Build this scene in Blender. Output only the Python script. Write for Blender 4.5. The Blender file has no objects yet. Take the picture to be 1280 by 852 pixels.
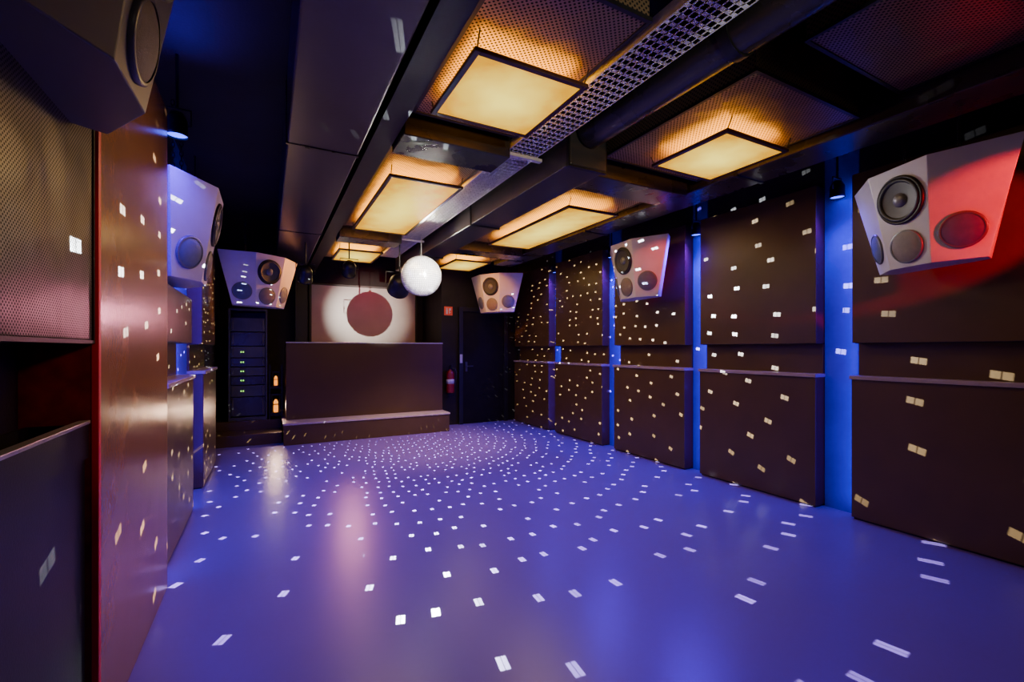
import bpy, bmesh, math, random
from mathutils import Vector, Matrix
random.seed(7)
PI = math.pi
SC = bpy.context.scene
COL = SC.collection

# ------------------------------------------------------------------ materials
def nodes_of(m):
    m.use_nodes = True
    nt = m.node_tree
    return nt, nt.nodes, nt.links, nt.nodes.get('Principled BSDF')

def mat(name, col, rough=.5, metal=0., var=.15, scale=8., bump=0., emit=None, estr=0., spec=None, rvar=0.):
    m = bpy.data.materials.new(name)
    nt, N, L, b = nodes_of(m)
    tc = N.new('ShaderNodeTexCoord')
    nz = N.new('ShaderNodeTexNoise'); nz.inputs['Scale'].default_value = scale; nz.inputs['Detail'].default_value = 5
    L.new(tc.outputs['Object'], nz.inputs['Vector'])
    cr = N.new('ShaderNodeValToRGB')
    cr.color_ramp.elements[0].position = .3; cr.color_ramp.elements[1].position = .7
    cr.color_ramp.elements[0].color = [c*(1-var) for c in col] + [1]
    cr.color_ramp.elements[1].color = [min(1, c*(1+var)) for c in col] + [1]
    L.new(nz.outputs['Fac'], cr.inputs['Fac'])
    L.new(cr.outputs['Color'], b.inputs['Base Color'])
    b.inputs['Roughness'].default_value = rough
    b.inputs['Metallic'].default_value = metal
    if spec is not None: b.inputs['Specular IOR Level'].default_value = spec
    if rvar:
        mr = N.new('ShaderNodeMapRange')
        mr.inputs['To Min'].default_value = max(0, rough-rvar); mr.inputs['To Max'].default_value = rough+rvar
        L.new(nz.outputs['Fac'], mr.inputs['Value']); L.new(mr.outputs['Result'], b.inputs['Roughness'])
    if bump:
        n2 = N.new('ShaderNodeTexNoise'); n2.inputs['Scale'].default_value = scale*12; n2.inputs['Detail'].default_value = 3
        L.new(tc.outputs['Object'], n2.inputs['Vector'])
        bp = N.new('ShaderNodeBump'); bp.inputs['Strength'].default_value = bump; bp.inputs['Distance'].default_value = .01
        L.new(n2.outputs['Fac'], bp.inputs['Height']); L.new(bp.outputs['Normal'], b.inputs['Normal'])
    if emit:
        b.inputs['Emission Color'].default_value = list(emit)+[1]
        b.inputs['Emission Strength'].default_value = estr
    return m

def perf(name, metal_col, pitch, hole=.33, rough=.4, metal=.6, hole_col=(.004, .004, .004)):
    m = bpy.data.materials.new(name)
    nt, N, L, b = nodes_of(m)
    uv = N.new('ShaderNodeUVMap')
    mp = N.new('ShaderNodeMapping'); mp.inputs['Rotation'].default_value = (0, 0, PI/4)
    mp.inputs['Scale'].default_value = (1/pitch, 1/pitch, 1)
    L.new(uv.outputs['UV'], mp.inputs['Vector'])
    fr = N.new('ShaderNodeVectorMath'); fr.operation = 'FRACTION'; L.new(mp.outputs['Vector'], fr.inputs[0])
    sb = N.new('ShaderNodeVectorMath'); sb.operation = 'SUBTRACT'; sb.inputs[1].default_value = (.5, .5, 0)
    L.new(fr.outputs[0], sb.inputs[0])
    ln = N.new('ShaderNodeVectorMath'); ln.operation = 'LENGTH'; L.new(sb.outputs[0], ln.inputs[0])
    lt = N.new('ShaderNodeMath'); lt.operation = 'LESS_THAN'; lt.inputs[1].default_value = hole
    L.new(ln.outputs['Value'], lt.inputs[0])
    mx = N.new('ShaderNodeMixRGB'); mx.inputs[1].default_value = list(metal_col)+[1]; mx.inputs[2].default_value = list(hole_col)+[1]
    L.new(lt.outputs[0], mx.inputs[0]); L.new(mx.outputs[0], b.inputs['Base Color'])
    mr = N.new('ShaderNodeMapRange'); mr.inputs['To Min'].default_value = rough; mr.inputs['To Max'].default_value = 1.
    L.new(lt.outputs[0], mr.inputs['Value']); L.new(mr.outputs['Result'], b.inputs['Roughness'])
    m2 = N.new('ShaderNodeMapRange'); m2.inputs['To Min'].default_value = metal; m2.inputs['To Max'].default_value = 0.
    L.new(lt.outputs[0], m2.inputs['Value']); L.new(m2.outputs['Result'], b.inputs['Metallic'])
    # slightly wavy sheet metal
    tc = N.new('ShaderNodeTexCoord'); nz = N.new('ShaderNodeTexNoise'); nz.inputs['Scale'].default_value = 3.5
    L.new(tc.outputs['Object'], nz.inputs['Vector'])
    bp = N.new('ShaderNodeBump'); bp.inputs['Strength'].default_value = .5; bp.inputs['Distance'].default_value = .03
    L.new(nz.outputs['Fac'], bp.inputs['Height']); L.new(bp.outputs['Normal'], b.inputs['Normal'])
    return m

def glow(name, c0, c1, s, scale=6):
    m = bpy.data.materials.new(name)
    nt, N, L, b = nodes_of(m)
    tc = N.new('ShaderNodeTexCoord')
    nz = N.new('ShaderNodeTexNoise'); nz.inputs['Scale'].default_value = scale; nz.inputs['Detail'].default_value = 4
    L.new(tc.outputs['Object'], nz.inputs['Vector'])
    cr = N.new('ShaderNodeValToRGB'); cr.color_ramp.elements[0].position = .3; cr.color_ramp.elements[1].position = .7
    cr.color_ramp.elements[0].color = list(c0)+[1]; cr.color_ramp.elements[1].color = list(c1)+[1]
    L.new(nz.outputs['Fac'], cr.inputs['Fac']); L.new(cr.outputs['Color'], b.inputs['Emission Color'])
    b.inputs['Emission Strength'].default_value = s
    b.inputs['Base Color'].default_value = [c*.3 for c in c1]+[1]
    b.inputs['Roughness'].default_value = .6
    return m

def diffuser(name):
    # amber sheet, brighter in the middle (lamp behind it), darker to the rim
    m = bpy.data.materials.new(name)
    nt, N, L, b = nodes_of(m)
    tc = N.new('ShaderNodeTexCoord')
    sb = N.new('ShaderNodeVectorMath'); sb.operation = 'SUBTRACT'; sb.inputs[1].default_value = (.5, .5, .5)
    L.new(tc.outputs['Generated'], sb.inputs[0])
    ml = N.new('ShaderNodeVectorMath'); ml.operation = 'MULTIPLY'; ml.inputs[1].default_value = (1, 1, 0)
    L.new(sb.outputs[0], ml.inputs[0])
    ln = N.new('ShaderNodeVectorMath'); ln.operation = 'LENGTH'; L.new(ml.outputs[0], ln.inputs[0])
    nz = N.new('ShaderNodeTexNoise'); nz.inputs['Scale'].default_value = 6; nz.inputs['Detail'].default_value = 4
    L.new(tc.outputs['Object'], nz.inputs['Vector'])
    ad = N.new('ShaderNodeMath'); ad.operation = 'MULTIPLY_ADD'; ad.inputs[1].default_value = .40
    L.new(nz.outputs['Fac'], ad.inputs[0]); L.new(ln.outputs['Value'], ad.inputs[2])
    cr = N.new('ShaderNodeValToRGB')
    cr.color_ramp.elements[0].position = .28; cr.color_ramp.elements[1].position = .78
    cr.color_ramp.elements[0].color = (1., .78, .11, 1); cr.color_ramp.elements[1].color = (.56, .25, .0, 1)
    L.new(ad.outputs[0], cr.inputs['Fac']); L.new(cr.outputs['Color'], b.inputs['Emission Color'])
    b.inputs['Emission Strength'].default_value = 2.1
    b.inputs['Base Color'].default_value = (.2, .10, .01, 1); b.inputs['Roughness'].default_value = .7
    b.inputs['Specular IOR Level'].default_value = .1
    return m

M = {}
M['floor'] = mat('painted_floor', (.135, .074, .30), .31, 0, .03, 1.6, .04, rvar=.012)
M['ceil'] = mat('black_ceiling', (.007, .007, .007), .7, 0, .3, 5, .2)
M['wall'] = mat('dark_grey_wall', (.018, .014, .014), .6, 0, .1, 6, .15)
M['bluewash'] = mat('blue_led_wash_strip', (.040, .006, .42), .5, 0, .1, 6, .1)  # blue LED wash put into the strip's own colour
M['walldark'] = mat('dark_wall', (.016, .012, .010), .6, 0, .2, 6, .15, spec=.2)
M['brown'] = mat('dark_brown_board', (.088, .050, .018), .32, 0, .10, 4, .03, spec=.40, rvar=.03)
M['wood'] = mat('warm_brown_board', (.22, .100, .034), .24, 0, .10, 5, .04, rvar=.04)
M['red'] = mat('red_edge', (.6, .012, .02), .45, 0, .1, 8)
M['darkred'] = mat('dark_red_side', (.17, .020, .012), .5, 0, .45, 14)
M['ledge'] = mat('ledge_top', (.34, .26, .26), .35, 0, .1, 10)
M['black'] = mat('black_metal', (.012, .011, .011), .42, .3, .2, 10, .05)
M['blackpanel'] = mat('black_sheet', (.009, .008, .008), .38, 0, .2, 10, .05, spec=.15)
M['blackduct'] = mat('black_duct', (.045, .040, .036), .28, .35, .15, 4, .05, rvar=.06)
M['greyduct'] = mat('dark_grey_duct', (.075, .066, .058), .32, .35, .12, 3, .04, rvar=.04)
M['steel'] = mat('galvanised_steel', (.82, .82, .76), .42, .10, .12, 20)
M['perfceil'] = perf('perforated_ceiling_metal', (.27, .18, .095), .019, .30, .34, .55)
M['perfwall'] = perf('perforated_black_metal', (.085, .074, .064), .010, .31, .33, .5)
M['frame'] = mat('lamp_frame', (.075, .022, .014), .4, .2, .15, 10)
M['amber'] = diffuser('amber_diffuser')
M['cab'] = mat('pale_cabinet', (.48, .45, .45), .40, 0, .08, 5, .03)
M['cabshade'] = mat('shaded_cabinet', (.11, .10, .10), .42, 0, .06, 6)  # pale cabinet with its shade put into a darker colour
M['cover'] = mat('driver_cover', (.16, .12, .10), .6, 0, .12, 30, .2)
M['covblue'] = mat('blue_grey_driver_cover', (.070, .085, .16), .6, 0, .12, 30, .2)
M['rubber'] = mat('black_rubber', (.012, .012, .012), .5, 0, .2, 20)
M['cone'] = mat('grey_cone', (.035, .034, .034), .45, 0, .2, 20)
M['cap'] = mat('grey_cap', (.12, .12, .12), .3, 0, .1, 20)
M['mirror'] = mat('mirror_tile', (.93, .93, .95), .20, .45, .05, 30)
M['core'] = mat('ball_core', (.06, .06, .065), .6, 0, .1, 10)
M['pale'] = mat('pale_wall_board', (.34, .30, .27), .32, 0, .12, 3, .03)
M['booth'] = mat('booth_board', (.062, .034, .011), .30, 0, .08, 3, .02, spec=.4)
M['bluelens'] = glow('blue_lens', (.03, .05, 1.), (.05, .09, 1.), 6, 30)
M['warmlens'] = glow('warm_lens', (1., .75, .4), (1., .85, .6), 7, 30)
M['amberlow'] = glow('amber_lantern_glass', (1., .18, .005), (1., .38, .04), 2.2, 30)
M['green'] = glow('green_indicator', (.25, 1., .1), (.45, 1., .15), 2.2, 30)
M['exred'] = mat('extinguisher_red', (.22, .006, .006), .45, 0, .08, 8)
M['white'] = mat('white_print', (.45, .45, .45), .5, 0, .03, 8)
M['signred'] = mat('sign_red', (.65, .07, .02), .5, 0, .05, 8, emit=(.7, .09, .02), estr=.08)
M['door'] = mat('black_door', (.010, .008, .007), .5, 0, .2, 8, .05, spec=.1)
M['rack'] = mat('rack_grey', (.060, .058, .056), .38, .2, .2, 10, .05)
M['trim'] = mat('aluminium_trim', (.42, .40, .38), .38, .8, .1, 14)
M['handle'] = mat('dark_handle', (.08, .08, .08), .4, .7, .1, 14)

# ------------------------------------------------------------------ mesh builder
class MB:
    def __init__(s): s.bm = bmesh.new()
    def quadbox(s, vs):
        v = [s.bm.verts.new(p) for p in vs]
        for f in ((0, 3, 2, 1), (4, 5, 6, 7), (0, 1, 5, 4), (1, 2, 6, 5), (2, 3, 7, 6), (3, 0, 4, 7)):
            s.bm.faces.new([v[i] for i in f])
        return s
    def box(s, x0, x1, y0, y1, z0, z1):
        return s.quadbox([(x0, y0, z0), (x1, y0, z0), (x1, y1, z0), (x0, y1, z0), (x0, y0, z1), (x1, y0, z1), (x1, y1, z1), (x0, y1, z1)])
    def loft(s, p0, p1):
        a = [s.bm.verts.new(p) for p in p0]; b = [s.bm.verts.new(p) for p in p1]
        n = len(a)
        s.bm.faces.new(a[::-1]); s.bm.faces.new(b)
        for i in range(n): s.bm.faces.new([a[i], a[(i+1) % n], b[(i+1) % n], b[i]])
        return s
    def lathe(s, prof, mtx=Matrix(), seg=32):      # prof [(r,z)] around local z
        rings = []
        for r, z in prof:
            if r < 1e-6: rings.append([s.bm.verts.new(mtx @ Vector((0, 0, z)))])
            else: rings.append([s.bm.verts.new(mtx @ Vector((r*math.cos(2*PI*i/seg), r*math.sin(2*PI*i/seg), z))) for i in range(seg)])
        for A, B in zip(rings, rings[1:]):
            for i in range(seg):
                j = (i+1) % seg
                if len(A) == 1 and len(B) == 1: continue
                if len(A) == 1: f = s.bm.faces.new([A[0], B[i], B[j]])
                elif len(B) == 1: f = s.bm.faces.new([A[i], A[j], B[0]])
                else: f = s.bm.faces.new([A[i], A[j], B[j], B[i]])
                f.smooth = True
        return s
    def cyl(s, p0, p1, r, seg=16, r2=None):
        p0 = Vector(p0); p1 = Vector(p1); d = p1-p0; h = d.length
        q = d.to_track_quat('Z', 'Y').to_matrix().to_4x4(); q.translation = p0
        r2 = r if r2 is None else r2
        s.lathe([(0, 0), (r, 0)], q, seg); s.lathe([(r, 0), (r2, h)], q, seg); s.lathe([(r2, h), (0, h)], q, seg)
        return s
    def tube(s, pts, r, seg=8):
        pts = [Vector(p) for p in pts]
        prev = None
        for i, p in enumerate(pts):
            d = (pts[min(i+1, len(pts)-1)] - pts[max(i-1, 0)]).normalized()
            up = Vector((0, 0, 1)) if abs(d.z) < .9 else Vector((1, 0, 0))
            a = d.cross(up).normalized(); b = d.cross(a)
            ring = [s.bm.verts.new(p + r*(math.cos(2*PI*k/seg)*a + math.sin(2*PI*k/seg)*b)) for k in range(seg)]
            if prev:
                for k in range(seg):
                    f = s.bm.faces.new([prev[k], prev[(k+1) % seg], ring[(k+1) % seg], ring[k]]); f.smooth = True
            else: s.bm.faces.new(ring)
            prev = ring
        s.bm.faces.new(prev[::-1])
        return s
    def build(s, name, material, parent=None, bevel=0, merge=False):
        bm = s.bm
        if merge: bmesh.ops.remove_doubles(bm, verts=bm.verts, dist=1e-5)
        bmesh.ops.recalc_face_normals(bm, faces=bm.faces)
        uvl = bm.loops.layers.uv.new('UVMap')
        for f in bm.faces:
            n = f.normal; ax = max(range(3), key=lambda k: abs(n[k]))
            for l in f.loops:
                c = l.vert.co
                l[uvl].uv = ((c.y, c.z), (c.x, c.z), (c.x, c.y))[ax]
        me = bpy.data.meshes.new(name); bm.to_mesh(me); bm.free()
        me.materials.append(material)
        o = bpy.data.objects.new(name, me); COL.objects.link(o)
        if parent: o.parent = parent
        if bevel:
            md = o.modifiers.new('bevel', 'BEVEL'); md.width = bevel; md.segments = 2; md.limit_method = 'ANGLE'
        return o

def tag(o, label, cat, group=None):
    o['label'] = label; o['category'] = cat
    if group: o['group'] = group
    return o
def thing(name, label, cat, loc=(0, 0, 0), rz=0, group=None):
    o = bpy.data.objects.new(name, None); COL.objects.link(o)
    o.empty_display_size = .1
    o.location = loc; o.rotation_euler = (0, 0, rz)
    return tag(o, label, cat, group)
def struct(o): o['kind'] = 'structure'; return o
def dup(root, loc, rz, label, group=None):
    r = root.copy(); COL.objects.link(r); r.location = loc; r.rotation_euler = (0, 0, rz); r['label'] = label
    if group: r['group'] = group
    for ch in list(root.children):
        c = ch.copy(); COL.objects.link(c); c.parent = r
        for g in list(ch.children):
            d = g.copy(); COL.objects.link(d); d.parent = c
    return r

# ------------------------------------------------------------------ room shell
XL, XR, YB, YD, YR, ZC = -.72, 4.40, 7.95, 9.10, -1.6, 3.20
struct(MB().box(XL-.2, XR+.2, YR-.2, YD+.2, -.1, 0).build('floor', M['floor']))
struct(MB().box(XL-.2, XR+.2, YR-.2, YD+.2, ZC, ZC+.1).build('ceiling', M['ceil']))
struct(MB().box(XR, XR+.2, YR-.2, YB, 0, ZC).build('wall_right', M['wall']))
struct(MB().box(XL-.2, XL, YR-.2, YD+.2, 0, ZC).build('wall_left', M['wall']))
struct(MB().box(XL, XR, YR-.2, YR, 0, ZC).build('wall_rear', M['walldark']))
struct(MB().box(XL, 2.80, YD, YD+.2, 0, ZC).build('wall_back', M['walldark']))
struct(MB().box(2.80, XR+.2, YB, YD+.2, 0, ZC).build('wall_back_right', M['walldark']))
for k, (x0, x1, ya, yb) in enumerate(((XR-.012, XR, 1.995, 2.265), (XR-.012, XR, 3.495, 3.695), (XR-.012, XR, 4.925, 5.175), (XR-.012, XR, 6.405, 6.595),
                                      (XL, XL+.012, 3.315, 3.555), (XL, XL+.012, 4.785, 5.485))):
    struct(MB().box(x0, x1, ya, yb, 0, ZC).build('trim_%d' % (k+1), M['bluewash']))  # thin strips added to carry the blue LED wash colour
d1 = struct(MB().box(3.20, 4.06, YB-.035, YB, 0.01, 2.10).build('door_1', M['door'], bevel=.004))
f = MB(); f.box(3.12, 3.20, YB-.06, YB, 0, 2.18); f.box(4.06, 4.14, YB-.06, YB, 0, 2.18); f.box(3.20, 4.06, YB-.06, YB, 2.10, 2.18)
f.build('door_frame', M['black'], d1, .004)
h = MB(); h.box(3.25, 3.29, YB-.05, YB-.035, .98, 1.16); h.cyl((3.27, YB-.09, 1.08), (3.27, YB-.04, 1.08), .011); h.cyl((3.27, YB-.085, 1.08), (3.39, YB-.085, 1.08), .010)
h.build('door_handle', M['handle'], d1)

# ------------------------------------------------------------------ wall panels
def lower_panel(label, loc, rz):
    t = thing('lower_wall_panel', label, 'wall panel', loc, rz)
    MB().box(-.15, 0, -.61, .61, .015, 1.15).build('panel_body', M['brown'], t, .004)
    MB().box(-.168, 0, -.62, .62, 1.15, 1.18).build('ledge', M['ledge'], t, .003)
    MB().box(-.03, 0, -.61, .61, 1.18, 1.445).build('backboard', M['brown'], t)
    MB().box(-.13, 0, -.6, .6, 0, .015).build('foot_strip', M['black'], t)
    return t
def upper_panel(label, loc, rz, h=1.39):
    t = thing('upper_wall_panel', label, 'wall panel', loc, rz)
    MB().box(-.14, 0, -.61, .61, 0, h).build('panel_body', M['brown'], t, .004)
    MB().box(-.11, 0, -.60, .60, -.005, 0).build('bottom_batten', M['black'], t)
    return t
ys = [1.38, 2.88, 4.31, 5.79, 7.21]
low = ['nearest lower brown wall panel with ledge, under the red-lit speaker',
       'second lower brown wall panel with ledge from the camera on right wall',
       'lower brown wall panel with ledge below the second white speaker on right wall',
       'fourth lower brown wall panel with ledge, dotted with light, on right wall',
       'farthest lower brown wall panel with ledge, next to the black door']
upp = ['nearest upper brown wall panel, behind the red-lit speaker',
       'upper brown wall panel between the two nearest blue strips of right wall',
       'upper brown wall panel behind the second white speaker on right wall',
       'fourth upper brown wall panel on right wall, densely dotted with light',
       'farthest upper brown wall panel on right wall, beside the back corner']
LP = UP = None
for y, a, b in zip(ys, low, upp):
    if LP is None:
        LP = lower_panel(a, (XR, y, 0), 0); UP = upper_panel(b, (XR, y, 1.45), 0)
    else:
        dup(LP, (XR, y, 0), 0, a); dup(UP, (XR, y, 1.45), 0, b)
dup(LP, (XL, 4.17, 0), PI, 'lower brown panel with ledge on left wall, just past the tall red-edged board')
dup(LP, (XL, 6.10, 0), PI, 'far lower brown panel with ledge on left wall, before the equipment rack')
upper_panel('short upper brown panel on left wall under the pink-lit white speaker', (XL, 4.17, 1.45), PI, .38)
dup(UP, (XL, 6.10, 1.45), PI, 'far upper brown panel on left wall, before the equipment rack')

# tall red-edged board
t = thing('tall_wall_board', 'tall warm brown glossy board with a red edge on left wall', 'wall panel', (XL, 2.69, 0))
MB().box(0, .20, -.60, .62, 0, 2.80).build('board', M['wood'], t, .003)
MB().box(0, .184, -.62, -.60, 0, 2.80).build('board_side', M['darkred'], t, .002)
MB().box(.184, .204, -.625, -.60, 0, 2.80).build('edge_strip', M['red'], t, .002)

# perforated units on left foreground
t = thing('perforated_wall_panel', 'black perforated metal panel hanging on left wall by the camera', 'wall panel', (XL, 1.2, 1.43))
MB().box(0, .19, -.85, .85, 0, 1.45).build('mesh_front', M['perfwall'], t, .004)
e = MB(); e.box(0, .195, .85, .862, 0, 1.45); e.box(0, .195, -.862, -.85, 0, 1.45); e.box(0, .195, -.862, .862, -.012, 0)
e.build('edge_frame', M['black'], t)
t = thing('tray_cabinet', 'low black cabinet with an open metal-rimmed tray top in the left foreground', 'cabinet', (XL+.022, 1.2, 0))
c = MB(); c.box(0, .150, -.85, .85, .02, 1.03); c.build('cabinet_body', M['blackpanel'], t, .004)
r = MB(); r.box(.135, .158, -.855, .855, 1.03, 1.145); r.box(0, .015, -.855, .855, 1.03, 1.145)
r.box(.015, .135, .835, .855, 1.03, 1.145); r.box(.015, .135, -.855, -.835, 1.03, 1.145)
r.build('tray_rim', M['blackpanel'], t)
MB().box(.130, .162, -.86, .86, 1.145, 1.157).build('rim_trim', M['trim'], t, .002)
MB().box(0, .13, -.84, .84, 0, .02).build('plinth', M['black'], t)

# ------------------------------------------------------------------ loudspeakers
HS = .67
A33 = math.radians(33); cs, sn = math.cos(A33), math.sin(A33)
def plan(c, yc, wside, bx, by):
    S = (c+wside*cs, yc+wside*sn)
    return [(-c, yc), (c, yc), S, (bx, by), (-bx, by), (-S[0], S[1])]
TOP = [Vector((x, y, HS)) for x, y in plan(.205, -.25, .42, .45, .10)]
BOT = [Vector((x, y, 0)) for x, y in plan(.140, -.14, .26, .30, .10)]
def facet_mtx(i, j, v, out=0):
    bl, br, tl, tr = BOT[i], BOT[j], TOP[i], TOP[j]
    p = (bl.lerp(br, .5)).lerp(tl.lerp(tr, .5), v)
    ux = (br-bl).normalized(); up = (tl.lerp(tr, .5)-bl.lerp(br, .5)).normalized()
    n = ux.cross(up).normalized(); up = n.cross(ux)
    m = Matrix((ux, up, n)).transposed().to_4x4(); m.translation = p+n*out
    return m
def make_speaker(label, loc, rz, cabmat, sidecover):
    t = thing('loudspeaker', label, 'loudspeaker', loc, rz)
    MB().loft(BOT, TOP).build('cabinet', cabmat, t, .004)
    m = facet_mtx(0, 1, .67)
    wf = MB().lathe([(.162, 0), (.162, .012), (.154, .017), (.146, .017), (.144, .012)], m, 48).build('woofer', M['black'], t)
    MB().lathe([(.145, .010), (.139, .022), (.128, .024), (.118, .014), (.116, .010)], m, 48).build('surround', M['rubber'], wf)
    MB().lathe([(.117, .012), (.05, .003), (.045, .003)], m, 48).build('cone', M['cone'], wf)
    MB().lathe([(.048, .002), (.040, .014), (.022, .021), (0, .024)], m, 32).build('dust_cap', M['cap'], wf)
    for (i, j, v) in ((0, 1, .205), (1, 2, .27), (5, 0, .27)):
        m = facet_mtx(i, j, v)
        md = MB().lathe([(.113, 0), (.113, .010), (.107, .014), (.100, .014)], m, 40).build('midrange_driver', M['cap'], t)
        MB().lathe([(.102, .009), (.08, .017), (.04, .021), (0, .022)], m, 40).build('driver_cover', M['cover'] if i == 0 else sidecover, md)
    MB().box(-.10, .10, .10, .155, .25, .54).build('rear_bracket', M['black'], t, .004)
    for sx in (-.18, .18):
        ch = MB(); z = HS-.01; k = 0
        while z < 3.18-loc[2]:
            q = Matrix.Translation((sx, .02, z+.02)) @ Matrix.Rotation(PI/2*(k % 2), 4, 'Z')
            pts = [q @ Vector((.011*math.cos(a), 0, .024*math.sin(a))) for a in [2*PI*i/8 for i in range(9)]]
            ch.tube(pts, .0035, 5); z += .036; k += 1
        ch.build('chain', M['black'], t)
    return t
def face(nx, ny): return math.atan2(nx, -ny)
S0 = make_speaker('large white wall speaker with one side lit red, nearest on right wall', (3.98, 1.40, 1.96), face(-.93, .36), M['cab'], M['covblue'])
dup(S0, (3.98, 4.17, 2.01), face(-.99, .10), 'white speaker second from the camera on right wall, tilted towards the floor')
dup(S0, (3.66, 7.40, 2.06), face(-.85, -.52), 'small-looking far speaker in the back corner beside the black door')
dup(S0, (-.560, 4.06, 1.88), face(1, 0), 'pink-lit white speaker above the end of the tall red-edged board')
dup(S0, (-.10, 6.95, 1.96), face(.55, -.83), 'far speaker in the back left corner above the equipment rack')
make_speaker('huge shaded speaker cut off by the top left corner of the photo', (-.46, 1.55, 2.09), face(1, -.02), M['cabshade'], M['cover'])

# ------------------------------------------------------------------ ceiling work
ZP = 2.86
def perf_box(label, x0, x1, y0, y1, z0=ZP):
    t = thing('perforated_ceiling_box', label, 'ceiling panel', ((x0+x1)/2, (y0+y1)/2, z0))
    a, b = (x1-x0)/2, (y1-y0)/2
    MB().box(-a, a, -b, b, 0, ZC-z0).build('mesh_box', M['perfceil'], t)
    e = MB()
    for sx in (-1, 1): e.box(sx*a-.010, sx*a+.010, -b-.010, b+.010, -.005, .015)
    for sy in (-1, 1): e.box(-a+.010, a-.010, sy*b-.010, sy*b+.010, -.005, .015)
    e.build('edge_angle', M['black'], t)
    return t
AX = (.79, 1.50); BX = (2.26, 3.28)
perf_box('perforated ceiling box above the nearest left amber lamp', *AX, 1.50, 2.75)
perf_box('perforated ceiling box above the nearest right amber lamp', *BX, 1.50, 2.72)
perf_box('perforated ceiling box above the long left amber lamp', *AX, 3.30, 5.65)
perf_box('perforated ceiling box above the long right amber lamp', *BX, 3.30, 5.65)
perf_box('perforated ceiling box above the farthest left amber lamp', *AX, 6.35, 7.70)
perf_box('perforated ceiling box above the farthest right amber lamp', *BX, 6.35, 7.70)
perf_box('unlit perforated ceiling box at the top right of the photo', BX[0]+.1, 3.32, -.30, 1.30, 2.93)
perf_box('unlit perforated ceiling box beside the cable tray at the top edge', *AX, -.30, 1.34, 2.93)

ZL = 2.775
def lamp(label, cx, cy, lx, ly):
    t = thing('ceiling_lamp', label, 'lamp', (cx, cy, ZL))
    a, b = lx/2, ly/2; fw = .030
    fr = MB()
    fr.box(-a-fw, -a, -b-fw, b+fw, 0, .022); fr.box(a, a+fw, -b-fw, b+fw, 0, .022)
    fr.box(-a, a, -b-fw, -b, 0, .022); fr.box(-a, a, b, b+fw, 0, .022)
    fr.build('lamp_frame', M['frame'], t, .003)
    MB().box(-a, a, -b, b, .005, .018).build('diffuser', M['amber'], t)
    for sx in (-1, 1):
        for sy in (-1, 1):
            MB().tube([(sx*(a+.012), sy*(b+.012), .020), (sx*(a+.015), sy*(b+.03), .045), (sx*(a+.015), sy*(b+.05), ZP-ZL+.001)], .004, 6).build('hanger_wire', M['black'], t)
    return t
lx1 = .59
l1 = lamp('nearest left square amber ceiling lamp, in front of the cable tray', 1.165, 2.25, lx1, lx1)
l2 = dup(l1, (2.88, 2.21, ZL), 0, 'nearest right square amber ceiling lamp')
l3 = lamp('long amber ceiling lamp on left of the cable tray, in the middle row', 1.165, 4.56, .57, 1.77)
l4 = dup(l3, (2.88, 4.54, ZL), 0, 'long amber ceiling lamp on right of the cable tray, in the middle row')
l5 = lamp('farthest amber ceiling lamp on left, before the booth', 1.165, 7.10, .55, .80)
l6 = dup(l5, (2.86, 7.05, ZL), 0, 'farthest amber ceiling lamp on right, near the back corner')

ZD = 2.76
t = thing('air_duct', 'wide smooth dark grey ceiling duct on left with a flanged end', 'duct', (.335, 0, ZD))
MB().box(-.225, .225, .85, 8.2, 0, ZC-ZD).build('duct_body', M['greyduct'], t, .012)
MB().box(-.245, .245, .84, .885, -.022, ZC-ZD).build('flange', M['black'], t)
for y in (3.35, 5.85):
    MB().box(-.231, .231, y-.012, y+.012, -.006, ZC-ZD).build('flange', M['blackduct'], t)
b = MB(); b.box(.61, .75, -1.0, 9.0, 2.80, 2.82); b.box(.675, .695, -1.0, 9.0, 2.82, 3.18); b.box(.61, .75, -1.0, 9.0, 3.18, 3.2)
tag(b.build('ceiling_beam', M['black']), 'long black steel beam beside the smooth grey duct', 'beam')
for y, lab in ((3.02, 'black cross beam behind the nearest left amber lamp'), (5.99, 'black cross beam between the long and farthest left lamps')):
    tag(MB().box(.76, 1.52, y-.16, y+.16, 2.76, 3.20).build('cross_beam', M['blackduct'], None, .006), lab, 'beam')
for y, lab in ((3.0, 'black cross beam behind the nearest right amber lamp'), (5.99, 'black cross beam between the long and farthest right lamps')):
    tag(MB().box(2.24, 3.30, y-.16, y+.16, 2.76, 3.20).build('cross_beam', M['blackduct'], None, .006), lab, 'beam')
t = thing('cable_tray', 'galvanised perforated cable tray running down the middle of the ceiling', 'cable tray', (1.66, 0, 2.84))
y0, y1 = -.8, 7.2
b = MB()
for k in range(7): x = -.113+.226*k/6; b.box(x-.0145, x+.0145, y0, y1, 0, .004)
y = y0
while y < y1:
    b.box(-.12, .12, y, y+.032, 0, .0035); y += .055
b.build('slotted_base', M['steel'], t)
for sx in (-1, 1):
    b = MB(); b.box(sx*.122-.003, sx*.122+.003, y0, y1, -.002, .06); b.box(min(sx*.122, sx*.105), max(sx*.122, sx*.105), y0, y1, .057, .062)
    b.build('side_rail', M['steel'], t)
b = MB()
for k in range(4): b.tube([(-.07+.045*k, y0+.05, .016), (-.06+.04*k, 2.0, .015), (-.075+.045*k, 4.0, .016), (-.07+.04*k, y1-.05, .015)], .011, 7)
b.build('cables', M['rubber'], t)
for y in (.9, 2.95, 5.9):
    b = MB()
    for sx in (-.14, .14): b.cyl((sx, y, -.02), (sx, y, .36), .006, 8)
    b.box(-.17, .17, y-.02, y+.02, -.025, -.003)
    b.build('tray_hanger', M['steel'], t)
t = thing('round_duct', 'thick black round pipe beside the cable tray at the top edge', 'duct', (2.03, 0, 2.95))
MB().cyl((0, -1.2, 0), (0, 2.60, 0), .115, 28).build('pipe', M['blackduct'], t)
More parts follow.
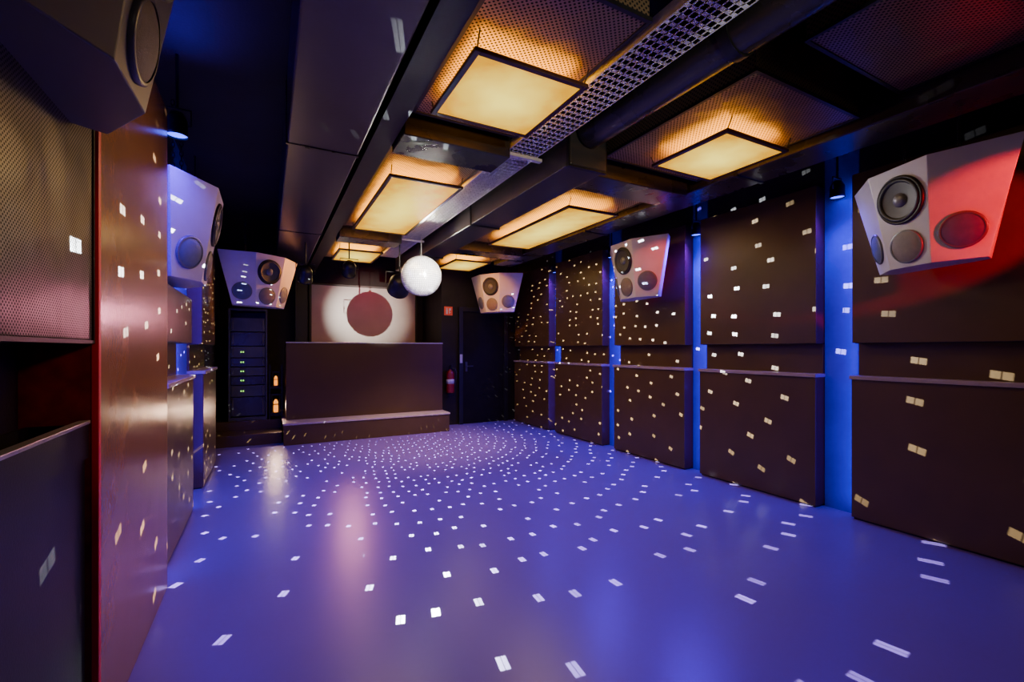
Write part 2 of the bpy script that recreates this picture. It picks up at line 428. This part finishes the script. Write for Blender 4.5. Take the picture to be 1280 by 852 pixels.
for y in (.2, 1.45): MB().cyl((0, y-.03, 0), (0, y+.03, 0), .123, 28).build('pipe_clamp', M['black'], t)
for y in (.2, 1.45): MB().cyl((0, y, .11), (0, y, .25), .008, 8).build('hanger_rod', M['black'], t)
t = thing('air_duct', 'dark box duct between the cable tray and right amber lamps', 'duct', (2.03, 0, 2.70))
MB().box(-.16, .16, 2.62, 7.6, 0, .50).build('duct_body', M['greyduct'], t, .008)
for y in (2.64, 4.4, 6.2): MB().box(-.172, .172, y-.015, y+.015, -.012, .50).build('flange', M['black'], t)
t = thing('air_duct', 'long black box duct between right amber lamps and right wall', 'duct', (3.52, 0, 2.81))
MB().box(-.17, .17, -1.4, 6.9, 0, .39).build('duct_body', M['blackduct'], t, .008)
for y in (.4, 2.4, 4.4, 6.4): MB().box(-.178, .178, y-.015, y+.015, -.010, .39).build('flange', M['black'], t)

# ------------------------------------------------------------------ mirror ball
BALL = Vector((1.69, 5.55, 2.31)); RB = .25
SPOT = Vector((1.62, .75, 2.63))
t = thing('mirror_ball', 'silver mirror ball hanging from the cable tray over the dance floor', 'mirror ball', BALL)
MB().lathe([(RB*.985*math.sin(PI*k/32), -RB*.985*math.cos(PI*k/32)) for k in range(33)], Matrix(), 48).build('core', M['core'], t)
tb = MB(); NR = 30; dl = PI/NR
for k in range(NR):
    th = -PI/2+(k+.5)*dl; n = max(3, int(2*PI*math.cos(th)/dl))
    for j in range(n):
        ph = 2*PI*j/n
        nn = Vector((math.cos(th)*math.cos(ph), math.cos(th)*math.sin(ph), math.sin(th)))
        e1 = Vector((-math.sin(ph), math.cos(ph), 0)); e2 = nn.cross(e1)
        nn2 = (nn+e1*random.gauss(0, .05)+e2*random.gauss(0, .05)).normalized()
        e1 = (e1-nn2*e1.dot(nn2)).normalized(); e2 = nn2.cross(e1)
        wx = min(.88*PI*math.cos(th)/n*RB, .44*dl*RB); wy = .44*dl*RB
        p = nn*RB
        vs = [tb.bm.verts.new(p+e1*a*wx+e2*c*wy) for a, c in ((-1, -1), (1, -1), (1, 1), (-1, 1))]
        tb.bm.faces.new(vs)
tb.build('mirror_tiles', M['mirror'], t)
MB().lathe([(0, .268), (.014, .268), (.014, .25), (.022, .245), (0, .243)], Matrix(), 20).build('top_cap', M['trim'], t)
MB().cyl((0, 0, .26), (0, 0, .529), .003, 8).build('hanging_rod', M['trim'], t)

# ------------------------------------------------------------------ stage and booth
t = thing('stage_platform', 'low dark stage platform with a pale front edge under the booth', 'platform', (1.465, 7.35, 0))
MB().box(-1.265, 1.265, 0, 1.73, 0, .29).build('platform_body', M['booth'], t, .004)
MB().box(-1.275, 1.275, -.012, 1.73, .29, .32).build('platform_top', M['ledge'], t, .003)
t = thing('dj_booth', 'brown fronted DJ booth standing on the stage platform', 'booth', (1.485, 7.70, .32))
MB().box(-1.245, 1.245, 0, .04, 0, 1.17).build('front_panel', M['booth'], t, .004)
for sx in (-1, 1): MB().box(min(sx*1.245, sx*1.205), max(sx*1.245, sx*1.205), .04, .65, 0, 1.17).build('side_panel', M['booth'], t, .003)
MB().box(-1.205, 1.205, .25, .65, .80, .84).build('worktop', M['black'], t, .003)
MB().box(-1.25, 1.25, -.006, .05, 1.17, 1.19).build('top_trim', M['trim'], t, .003)
t = thing('side_steps', 'two dark steps between the booth and left wall', 'steps', (-.26, 7.6, 0))
MB().box(-.455, .445, 0, .45, 0, .16).build('lower_step', M['booth'], t, .004)
MB().box(-.455, .445, .45, 1.49, 0, .30).build('upper_step', M['booth'], t, .004)
t = thing('pale_wall_board', 'pale board on the wall behind the booth, lit by a spotlight', 'wall board', (1.665, YD, 1.0))
MB().box(-.965, .965, -.04, 0, 0, 1.58).build('board', M['pale'], t, .003)
e = MB(); e.box(-1.0, -.965, -.06, 0, -.03, 1.61); e.box(.965, 1.0, -.06, 0, -.03, 1.61); e.box(-.965, .965, -.06, 0, 1.58, 1.61)
e.build('board_frame', M['black'], t)
tag(MB().box(.42, .62, 8.85, YD, .32, ZC).build('column', M['black'], None, .006), 'narrow black column left of the pale board behind the booth', 'column')

t = thing('equipment_rack', 'tall dark grey equipment rack with green lights left of the booth', 'rack', (-.27, 8.35, .30))
fr = MB()
for sx in (-1, 1): fr.box(min(sx*.26, sx*.235), max(sx*.26, sx*.235), -.25, .25, .0, 1.72)
fr.box(-.235, .235, .23, .25, 0, 1.72); fr.box(-.235, .235, -.25, .23, 0, .05); fr.box(-.235, .235, -.25, .23, 1.69, 1.72)
fr.build('rack_cabinet', M['rack'], t, .003)
z = .07
for i, hh in enumerate((.30, .18, .14, .14, .14, .18, .22, .22)):
    u = MB().box(-.23, .23, -.24, .15, z, z+hh-.012).build('rack_unit', M['rack'] if i % 2 else M['blackduct'], t, .003)
    for sx in (-1, 1): MB().tube([(sx*.20, -.24, z+.03), (sx*.20, -.27, z+.035), (sx*.20, -.27, z+hh-.047), (sx*.20, -.24, z+hh-.042)], .005, 6).build('unit_handle', M['cap'], u)
    if i in (1, 2, 3, 4, 5):
        for k in range(2): MB().box(-.10+.03*k, -.085+.03*k, -.247, -.239, z+hh*.42, z+hh*.42+.018).build('indicator_light', M['green'], u)
    z += hh
def lantern(label, loc, s):
    t = thing('lantern', label, 'lantern', loc)
    MB().box(-.07*s, .07*s, -.07*s, .07*s, 0, .03*s).build('base', M['black'], t, .003)
    MB().lathe([(.030*s, .03*s), (.034*s, .06*s), (.032*s, .19*s), (.015*s, .23*s), (0, .23*s)], Matrix(), 20).build('glass', M['amberlow'], t)
    b = MB()
    for sx in (-1, 1):
        for sy in (-1, 1): b.cyl((sx*.055*s, sy*.055*s, .03*s), (sx*.055*s, sy*.055*s, .30*s), .008, 6)
    b.box(-.07*s, .07*s, -.07*s, .07*s, .30*s, .32*s); b.box(-.06*s, .06*s, -.06*s, -.05*s, .15*s, .165*s); b.build('frame', M['black'], t)
    return t
t = thing('shelf_stand', 'narrow black stand with two shelves between rack and booth', 'shelf', (.11, 8.15, .30))
for z in (.05, .48): MB().box(-.09, .09, -.10, .10, z, z+.02).build('shelf_board', M['black'], t, .002)
for sx in (-1, 1):
    for sy in (-1, 1): MB().box(sx*.085-.008, sx*.085+.008, sy*.095-.008, sy*.095+.008, 0, .85).build('upright', M['black'], t)
lantern('amber glowing lantern on the lower shelf beside the rack', (.11, 8.15, .37), 1.0)
lantern('amber glowing lantern on the upper shelf beside the rack', (.11, 8.15, .80), .75)

t = thing('fire_extinguisher', 'red fire extinguisher hanging on the wall right of the booth', 'extinguisher', (2.93, YB-.10, .60))
MB().lathe([(0, 0), (.06, 0), (.072, .012), (.074, .03), (.074, .34), (.066, .375), (.045, .40), (.025, .41), (.022, .43), (0, .43)], Matrix(), 28).build('cylinder_body', M['exred'], t)
b = MB(); b.cyl((0, 0, .43), (0, 0, .47), .022, 14); b.box(-.012, .012, -.10, .03, .47, .485); b.quadbox([(-.012, -.10, .505), (.012, -.10, .505), (.012, .02, .487), (-.012, .02, .487), (-.012, -.10, .515), (.012, -.10, .515), (.012, .02, .50), (-.012, .02, .50)])
b.build('valve', M['black'], t)
MB().tube([(.02, 0, .45), (.09, -.01, .44), (.115, -.02, .36), (.10, -.03, .22), (.085, -.04, .14)], .010, 8).build('hose', M['rubber'], t)
MB().lathe([(.0745, .17), (.0752, .17), (.0752, .25), (.0745, .25)], Matrix(), 28).build('paper_label', M['white'], t)
MB().box(-.03, .03, .06, .101, .15, .40).build('wall_bracket', M['black'], t)
t = thing('extinguisher_sign', 'small square red sign with white symbol on the wall beside the door', 'sign', (2.93, YB, 2.02))
MB().box(-.08, .08, -.006, 0, 0, .16).build('plate', M['signred'], t)
b = MB(); b.box(-.045, -.012, -.009, -.006, .025, .105); b.box(-.036, -.021, -.009, -.006, .105, .125); b.box(-.05, -.01, -.009, -.006, .125, .134)
b.box(.012, .024, -.009, -.006, .03, .13); b.box(.024, .05, -.009, -.006, .09, .13); b.box(.024, .042, -.009, -.006, .045, .06)
b.build('symbol', M['white'], t)
tag(MB().box(3.135, 3.185, YB-.066, YB-.0605, 1.14, 1.30).build('notice', M['white']), 'small white notice stuck on the black door frame', 'notice')

# ------------------------------------------------------------------ light fixtures
def can(name, label, loc, rz, lens, tilt=0, r=.055, ln=.14, yoke=.12):
    t = thing(name, label, 'spotlight', loc, rz)          # origin: lens centre, aims to local -z (tilted about x)
    R = Matrix.Rotation(tilt, 4, 'X')
    MB().lathe([(r, .0), (r*1.05, .0), (r*1.05, .02), (r*1.0, .02), (r*.98, ln*.7), (r*.6, ln), (0, ln)], R, 24).build('can_body', M['black'], t)
    MB().lathe([(0, .012), (r, .012)], R, 24).build('lens', lens, t)
    b = MB(); mz = R @ Vector((0, 0, ln*.5))
    top = mz.z+ln*.5+.03
    b.tube([mz+Vector((-r*1.05, 0, 0)), mz+Vector((-r*1.3, 0, 0)), Vector((-r*1.3, mz.y, top)), Vector((r*1.3, mz.y, top)), mz+Vector((r*1.3, 0, 0)), mz+Vector((r*1.05, 0, 0))], .006, 6)
    b.cyl((0, mz.y, top), (0, mz.y, top+yoke), .009, 8)
    b.build('yoke', M['black'], t)
    return t
zlens = 2.70
cap0 = None
gap_r = [2.13, 3.595, 5.05, 6.50]
labs = ['blue can light at the top of the nearest blue strip, right wall', 'blue can light at the top of the second blue strip, right wall',
        'blue can light at the top of the third blue strip, right wall', 'blue can light at the top of the farthest blue strip, right wall']
zy = ZC-zlens-.14-.03
for y, lb in zip(gap_r, labs):
    if cap0 is None: cap0 = can('can_light', lb, (4.32, y, zlens), 0, M['bluelens'], 0, yoke=zy)
    else: dup(cap0, (4.32, y, zlens), 0, lb)
dup(cap0, (-.49, 3.42, zlens), 0, 'blue can light on left side above the pink-lit speaker')
dup(cap0, (-.60, 5.14, zlens), 0, 'blue can light on left wall between the two far panels')
can('stage_spotlight', 'large dark stage spotlight hanging just behind the mirror ball', (1.57, 6.25, 2.20), PI, M['cone'], math.radians(-55), .14, .26, .385)
can('stage_spotlight', 'dark stage spotlight hanging above the left end of the booth', (.42, 6.40, 2.28), PI, M['cone'], math.radians(-45), .085, .20, .275)
can('stage_spotlight', 'small dark stage spotlight under the farthest left amber lamp housing', (.97, 6.55, 2.42), PI, M['cone'], math.radians(-45), .09, .20, .234)
t = thing('pin_spotlight', 'small black pin spotlight under the cable tray aimed at the mirror ball', 'spotlight', SPOT)
q = (SPOT-BALL).to_track_quat('Z', 'Y').to_matrix().to_4x4()
MB().lathe([(.045, .02), (.05, .02), (.05, .12), (.03, .16), (0, .16)], q, 20).build('can_body', M['black'], t)
MB().lathe([(0, .03), (.045, .03)], q, 20).build('lens', M['warmlens'], t)
MB().tube([(0, -.08, .04), (0, -.08, .20)], .008, 8).build('stem', M['black'], t)

# ------------------------------------------------------------------ lights
def spot(name, loc, target, power, col, size, blend=.3, rad=.03):
    l = bpy.data.lights.new(name, 'SPOT'); l.energy = power; l.color = col; l.spot_size = math.radians(size); l.spot_blend = blend; l.shadow_soft_size = rad
    o = bpy.data.objects.new(name, l); COL.objects.link(o); o.location = loc
    o.rotation_euler = (Vector(target)-Vector(loc)).to_track_quat('-Z', 'Y').to_euler()
    return o
def area(name, loc, rot, power, col, sx, sy):
    l = bpy.data.lights.new(name, 'AREA'); l.shape = 'RECTANGLE'; l.size = sx; l.size_y = sy; l.energy = power; l.color = col
    o = bpy.data.objects.new(name, l); COL.objects.link(o); o.location = loc; o.rotation_euler = rot
    return o
spot('pin_beam', SPOT, BALL, 5500, (1., .90, .78), 12.5, 1., .012)
spot('pin_core_beam', SPOT, BALL, 5500, (1., .95, .9), 5.6, .1, .012)
BLUE = (.065, .0, 1.)
for y, p in zip(gap_r, (125, 195, 205, 175)):
    spot('blue_beam', (4.26, y, zlens-.02), (2.95, y, 0), p, BLUE, 116, .8, .05)
for y in (1.998, 3.498, 4.928, 6.408):
    area('blue_gap_glow', (4.315, y, 1.42), (PI/2, 0, 0), 7, BLUE, .11, 2.7)  # hidden area light added to even out the blue strip
spot('blue_beam', (-.48, 3.42, zlens-.02), (.8, 3.7, 0), 125, BLUE, 125, .8, .05)
spot('blue_beam', (-.57, 5.14, zlens-.02), (.8, 5.14, 0), 185, BLUE, 125, .8, .05)
for y in (3.322, 4.80):
    area('blue_gap_glow', (-.63, y, 1.42), (PI/2, 0, 0), 13, BLUE, .12, 2.7)  # same added hidden light for the left gaps
spot('blue_ceiling_glow', (-.46, 3.30, 2.90), (-.45, 3.1, 3.2), 10, BLUE, 150, .8, .04)
for (cx, cy, lx, ly) in ((1.165, 2.25, .59, .59), (2.88, 2.21, .59, .59), (1.165, 4.56, .57, 1.77), (2.88, 4.54, .57, 1.77), (1.165, 7.10, .55, .8), (2.86, 7.05, .55, .8)):
    area('lamp_upglow', (cx, cy, ZL+.024), (PI, 0, 0), 15*lx*ly/.32, (1., .38, .01), lx, ly)
    area('lamp_downglow', (cx, cy, ZL-.003), (0, 0, 0), 6*lx*ly/.32, (1., .66, .32), lx*.95, ly*.95)
spot('red_beam', (3.38, -.10, 2.22), (3.95, 1.03, 2.24), 260, (1., .0, .010), 31, .1, .04)
spot('red_beam', (3.60, 2.75, 2.5), (3.95, 3.85, 2.35), 70, (1., .05, .03), 28, .3, .05)
spot('white_beam', (3.45, 3.5, 2.62), (3.9, 1.5, 2.3), 55, (1., .95, .95), 32, .5, .05)  # added spot whitening the front of the nearest speaker
spot('red_niche_beam', (.15, 1.2, 1.75), (-.56, 2.07, 1.5), 6, (1., .08, .05), 60, .6, .05)
area('rear_fill_light', (2.0, -1.0, 3.0), (math.radians(50), 0, 0), 7, (1., .80, .62), 2.5, .8)  # added fill from behind the camera, no fixture there
spot('warm_board_beam', (1.25, 3.1, 2.70), (-.5, 2.7, 1.6), 70, (1., .60, .30), 75, .9, .06)  # added spot warming the tall red-edged board
spot('warm_floor_beam', (2.3, 6.1, 2.68), (2.1, 6.5, 0), 480, (1., .72, .36), 76, .9, .06)
spot('pink_beam', (1.0, 4.9, 2.70), (-.45, 3.9, 2.2), 22, (1., .42, .70), 30, .5, .05)
spot('pink_streak_fill', (1.3, 8.3, 1.9), (.65, 3.6, 0), 85, (1., .30, .42), 60, .8, .09)  # added light for the pink floor streak, no desk lamp
spot('lantern_glow', (.11, 8.02, .52), (.1, 5.0, 0), 18, (1., .62, .42), 110, .8, .07)
spot('warm_corner_beam', (1.35, 7.35, 2.55), (-.05, 6.9, 2.3), 170, (1., .33, .05), 36, .5, .05)  # added spot tinting the back left speaker
spot('warm_corner_beam', (2.45, 6.5, 2.55), (3.50, 7.25, 2.4), 110, (1., .33, .05), 36, .5, .05)  # added spot tinting the back right speaker
spot('tray_beam', (1.69, 5.30, 2.60), (1.66, 3.2, 2.85), 80, (1., .93, .82), 60, .8, .05)  # added spot standing in for light thrown up by the ball
spot('tray_beam', (1.60, -.5, 2.30), (1.66, 1.6, 2.85), 80, (1., .93, .82), 34, .8, .05)  # added unseen spot brightening the near part of the tray
spot('red_alcove_beam', (1.9, 7.75, 3.05), (1.7, 9.1, 2.0), 42, (1., .07, .01), 75, .6, .05)

# mirror ball reflections: an added patterned point light stands in for the facets
d = (BALL-SPOT).normalized()
l = bpy.data.lights.new('ball_reflection_standin', 'POINT'); l.energy = 9000; l.shadow_soft_size = 0; l.color = (.86, .94, 1.)
LPOS = BALL+Vector((0, -.22, -.2))
o = bpy.data.objects.new('ball_reflection_standin', l); COL.objects.link(o); o.location = LPOS
l.use_nodes = True
nt = l.node_tree; N = nt.nodes; L = nt.links
em = [n for n in N if n.type == 'EMISSION'][0]
def mth(op, a, b=None):
    n = N.new('ShaderNodeMath'); n.operation = op
    for i, v in enumerate((a, b)):
        if v is None: continue
        if isinstance(v, (int, float)): n.inputs[i].default_value = v
        else: L.new(v, n.inputs[i])
    return n.outputs[0]
def ramp(v, a, b, o0, o1):
    n = N.new('ShaderNodeMapRange'); n.interpolation_type = 'SMOOTHSTEP'
    for i, x in enumerate((a, b, o0, o1)): n.inputs[i+1].default_value = x
    L.new(v, n.inputs[0]); return n.outputs[0]
ge = N.new('ShaderNodeNewGeometry')
def dotv(v):
    n = N.new('ShaderNodeVectorMath'); n.operation = 'DOT_PRODUCT'; L.new(ge.outputs['Incoming'], n.inputs[0]); n.inputs[1].default_value = v
    return n.outputs['Value']
vs = N.new('ShaderNodeVectorMath'); vs.operation = 'SUBTRACT'; L.new(ge.outputs['Incoming'], vs.inputs[0]); vs.inputs[1].default_value = d
vn = N.new('ShaderNodeVectorMath'); vn.operation = 'NORMALIZE'; L.new(vs.outputs[0], vn.inputs[0])
sx = N.new('ShaderNodeSeparateXYZ'); L.new(vn.outputs[0], sx.inputs[0])
dt = N.new('ShaderNodeVectorMath'); dt.operation = 'DOT_PRODUCT'; L.new(vn.outputs[0], dt.inputs[0]); dt.inputs[1].default_value = -d
iz = N.new('ShaderNodeSeparateXYZ'); L.new(ge.outputs['Incoming'], iz.inputs[0])
DL = .035
th = mth('ARCSINE', sx.outputs['Z'])
rv = mth('DIVIDE', th, DL); ri = mth('FLOOR', rv)
thc = mth('MULTIPLY', mth('ADD', ri, .5), DL)
nc = mth('FLOOR', mth('DIVIDE', mth('MULTIPLY', mth('COSINE', thc), 2*PI), DL))
ph = mth('ADD', mth('DIVIDE', mth('ARCTAN2', sx.outputs['Y'], sx.outputs['X']), 2*PI), .5)
uv_ = mth('MULTIPLY', ph, nc); ui = mth('FLOOR', uv_)
cx = N.new('ShaderNodeCombineXYZ'); L.new(ri, cx.inputs[0]); L.new(ui, cx.inputs[1])
wn = N.new('ShaderNodeTexWhiteNoise'); wn.noise_dimensions = '2D'; L.new(cx.outputs[0], wn.inputs['Vector'])
sc = N.new('ShaderNodeSeparateColor'); L.new(wn.outputs['Color'], sc.inputs[0])
fu = mth('ABSOLUTE', mth('ADD', mth('SUBTRACT', mth('FRACT', uv_), .5), mth('MULTIPLY', mth('SUBTRACT', sc.outputs[0], .5), .34)))
fv = mth('ABSOLUTE', mth('ADD', mth('SUBTRACT', mth('FRACT', rv), .5), mth('MULTIPLY', mth('SUBTRACT', sc.outputs[1], .5), .34)))
HW = .087
# patch edges slightly soft
eu = ramp(fu, HW-.010, HW+.010, 1, 0); ev = ramp(fv, HW*.9-.010, HW*.9+.010, 1, 0)
mask = mth('MULTIPLY', mth('MULTIPLY', eu, ramp(fu, .003, .012, .25, 1)), ev)
thr = ramp(iz.outputs['X'], -.42, -.30, .45, .18)      # added light thinned out by direction: fewer patches on the left wall
thr = mth('MAXIMUM', thr, ramp(iz.outputs['X'], .72, .86, .0, .34))
keep = mth('GREATER_THAN', sc.outputs[2], thr)
st = mth('MULTIPLY', mth('MULTIPLY', mask, keep), mth('ADD', mth('MULTIPLY', sc.outputs[2], .8), .4))
st = mth('MULTIPLY', st, ramp(dt.outputs['Value'], .32, .50, 0, 1))
st = mth('MULTIPLY', st, mth('MULTIPLY', ramp(iz.outputs['Z'], .18, .30, 1, 0), mth('MAXIMUM', ramp(iz.outputs['Z'], .06, .12, 1, .06), ramp(iz.outputs['X'], .62, .74, 0, 1))))
st = mth('MULTIPLY', st, ramp(dotv((Vector((3.9, 1.3, 2.3))-LPOS).normalized()), .988, .993, 1, 0))  # patches of the added light masked out around the nearest speaker
L.new(st, em.inputs['Strength'])

wd = bpy.data.worlds.new('world'); SC.world = wd; wd.use_nodes = True
wd.node_tree.nodes['Background'].inputs[0].default_value = (.02, .02, .03, 1)
wd.node_tree.nodes['Background'].inputs[1].default_value = .1

# ------------------------------------------------------------------ camera
cam = bpy.data.cameras.new('camera'); co = bpy.data.objects.new('camera', cam); COL.objects.link(co)
cam.lens = 16; cam.sensor_width = 36; cam.sensor_fit = 'HORIZONTAL'; cam.shift_y = 10/1280; cam.clip_start = .02
co.location = (0, 0, 1.4); co.rotation_euler = (PI/2, 0, -math.radians(28.2))
SC.camera = co
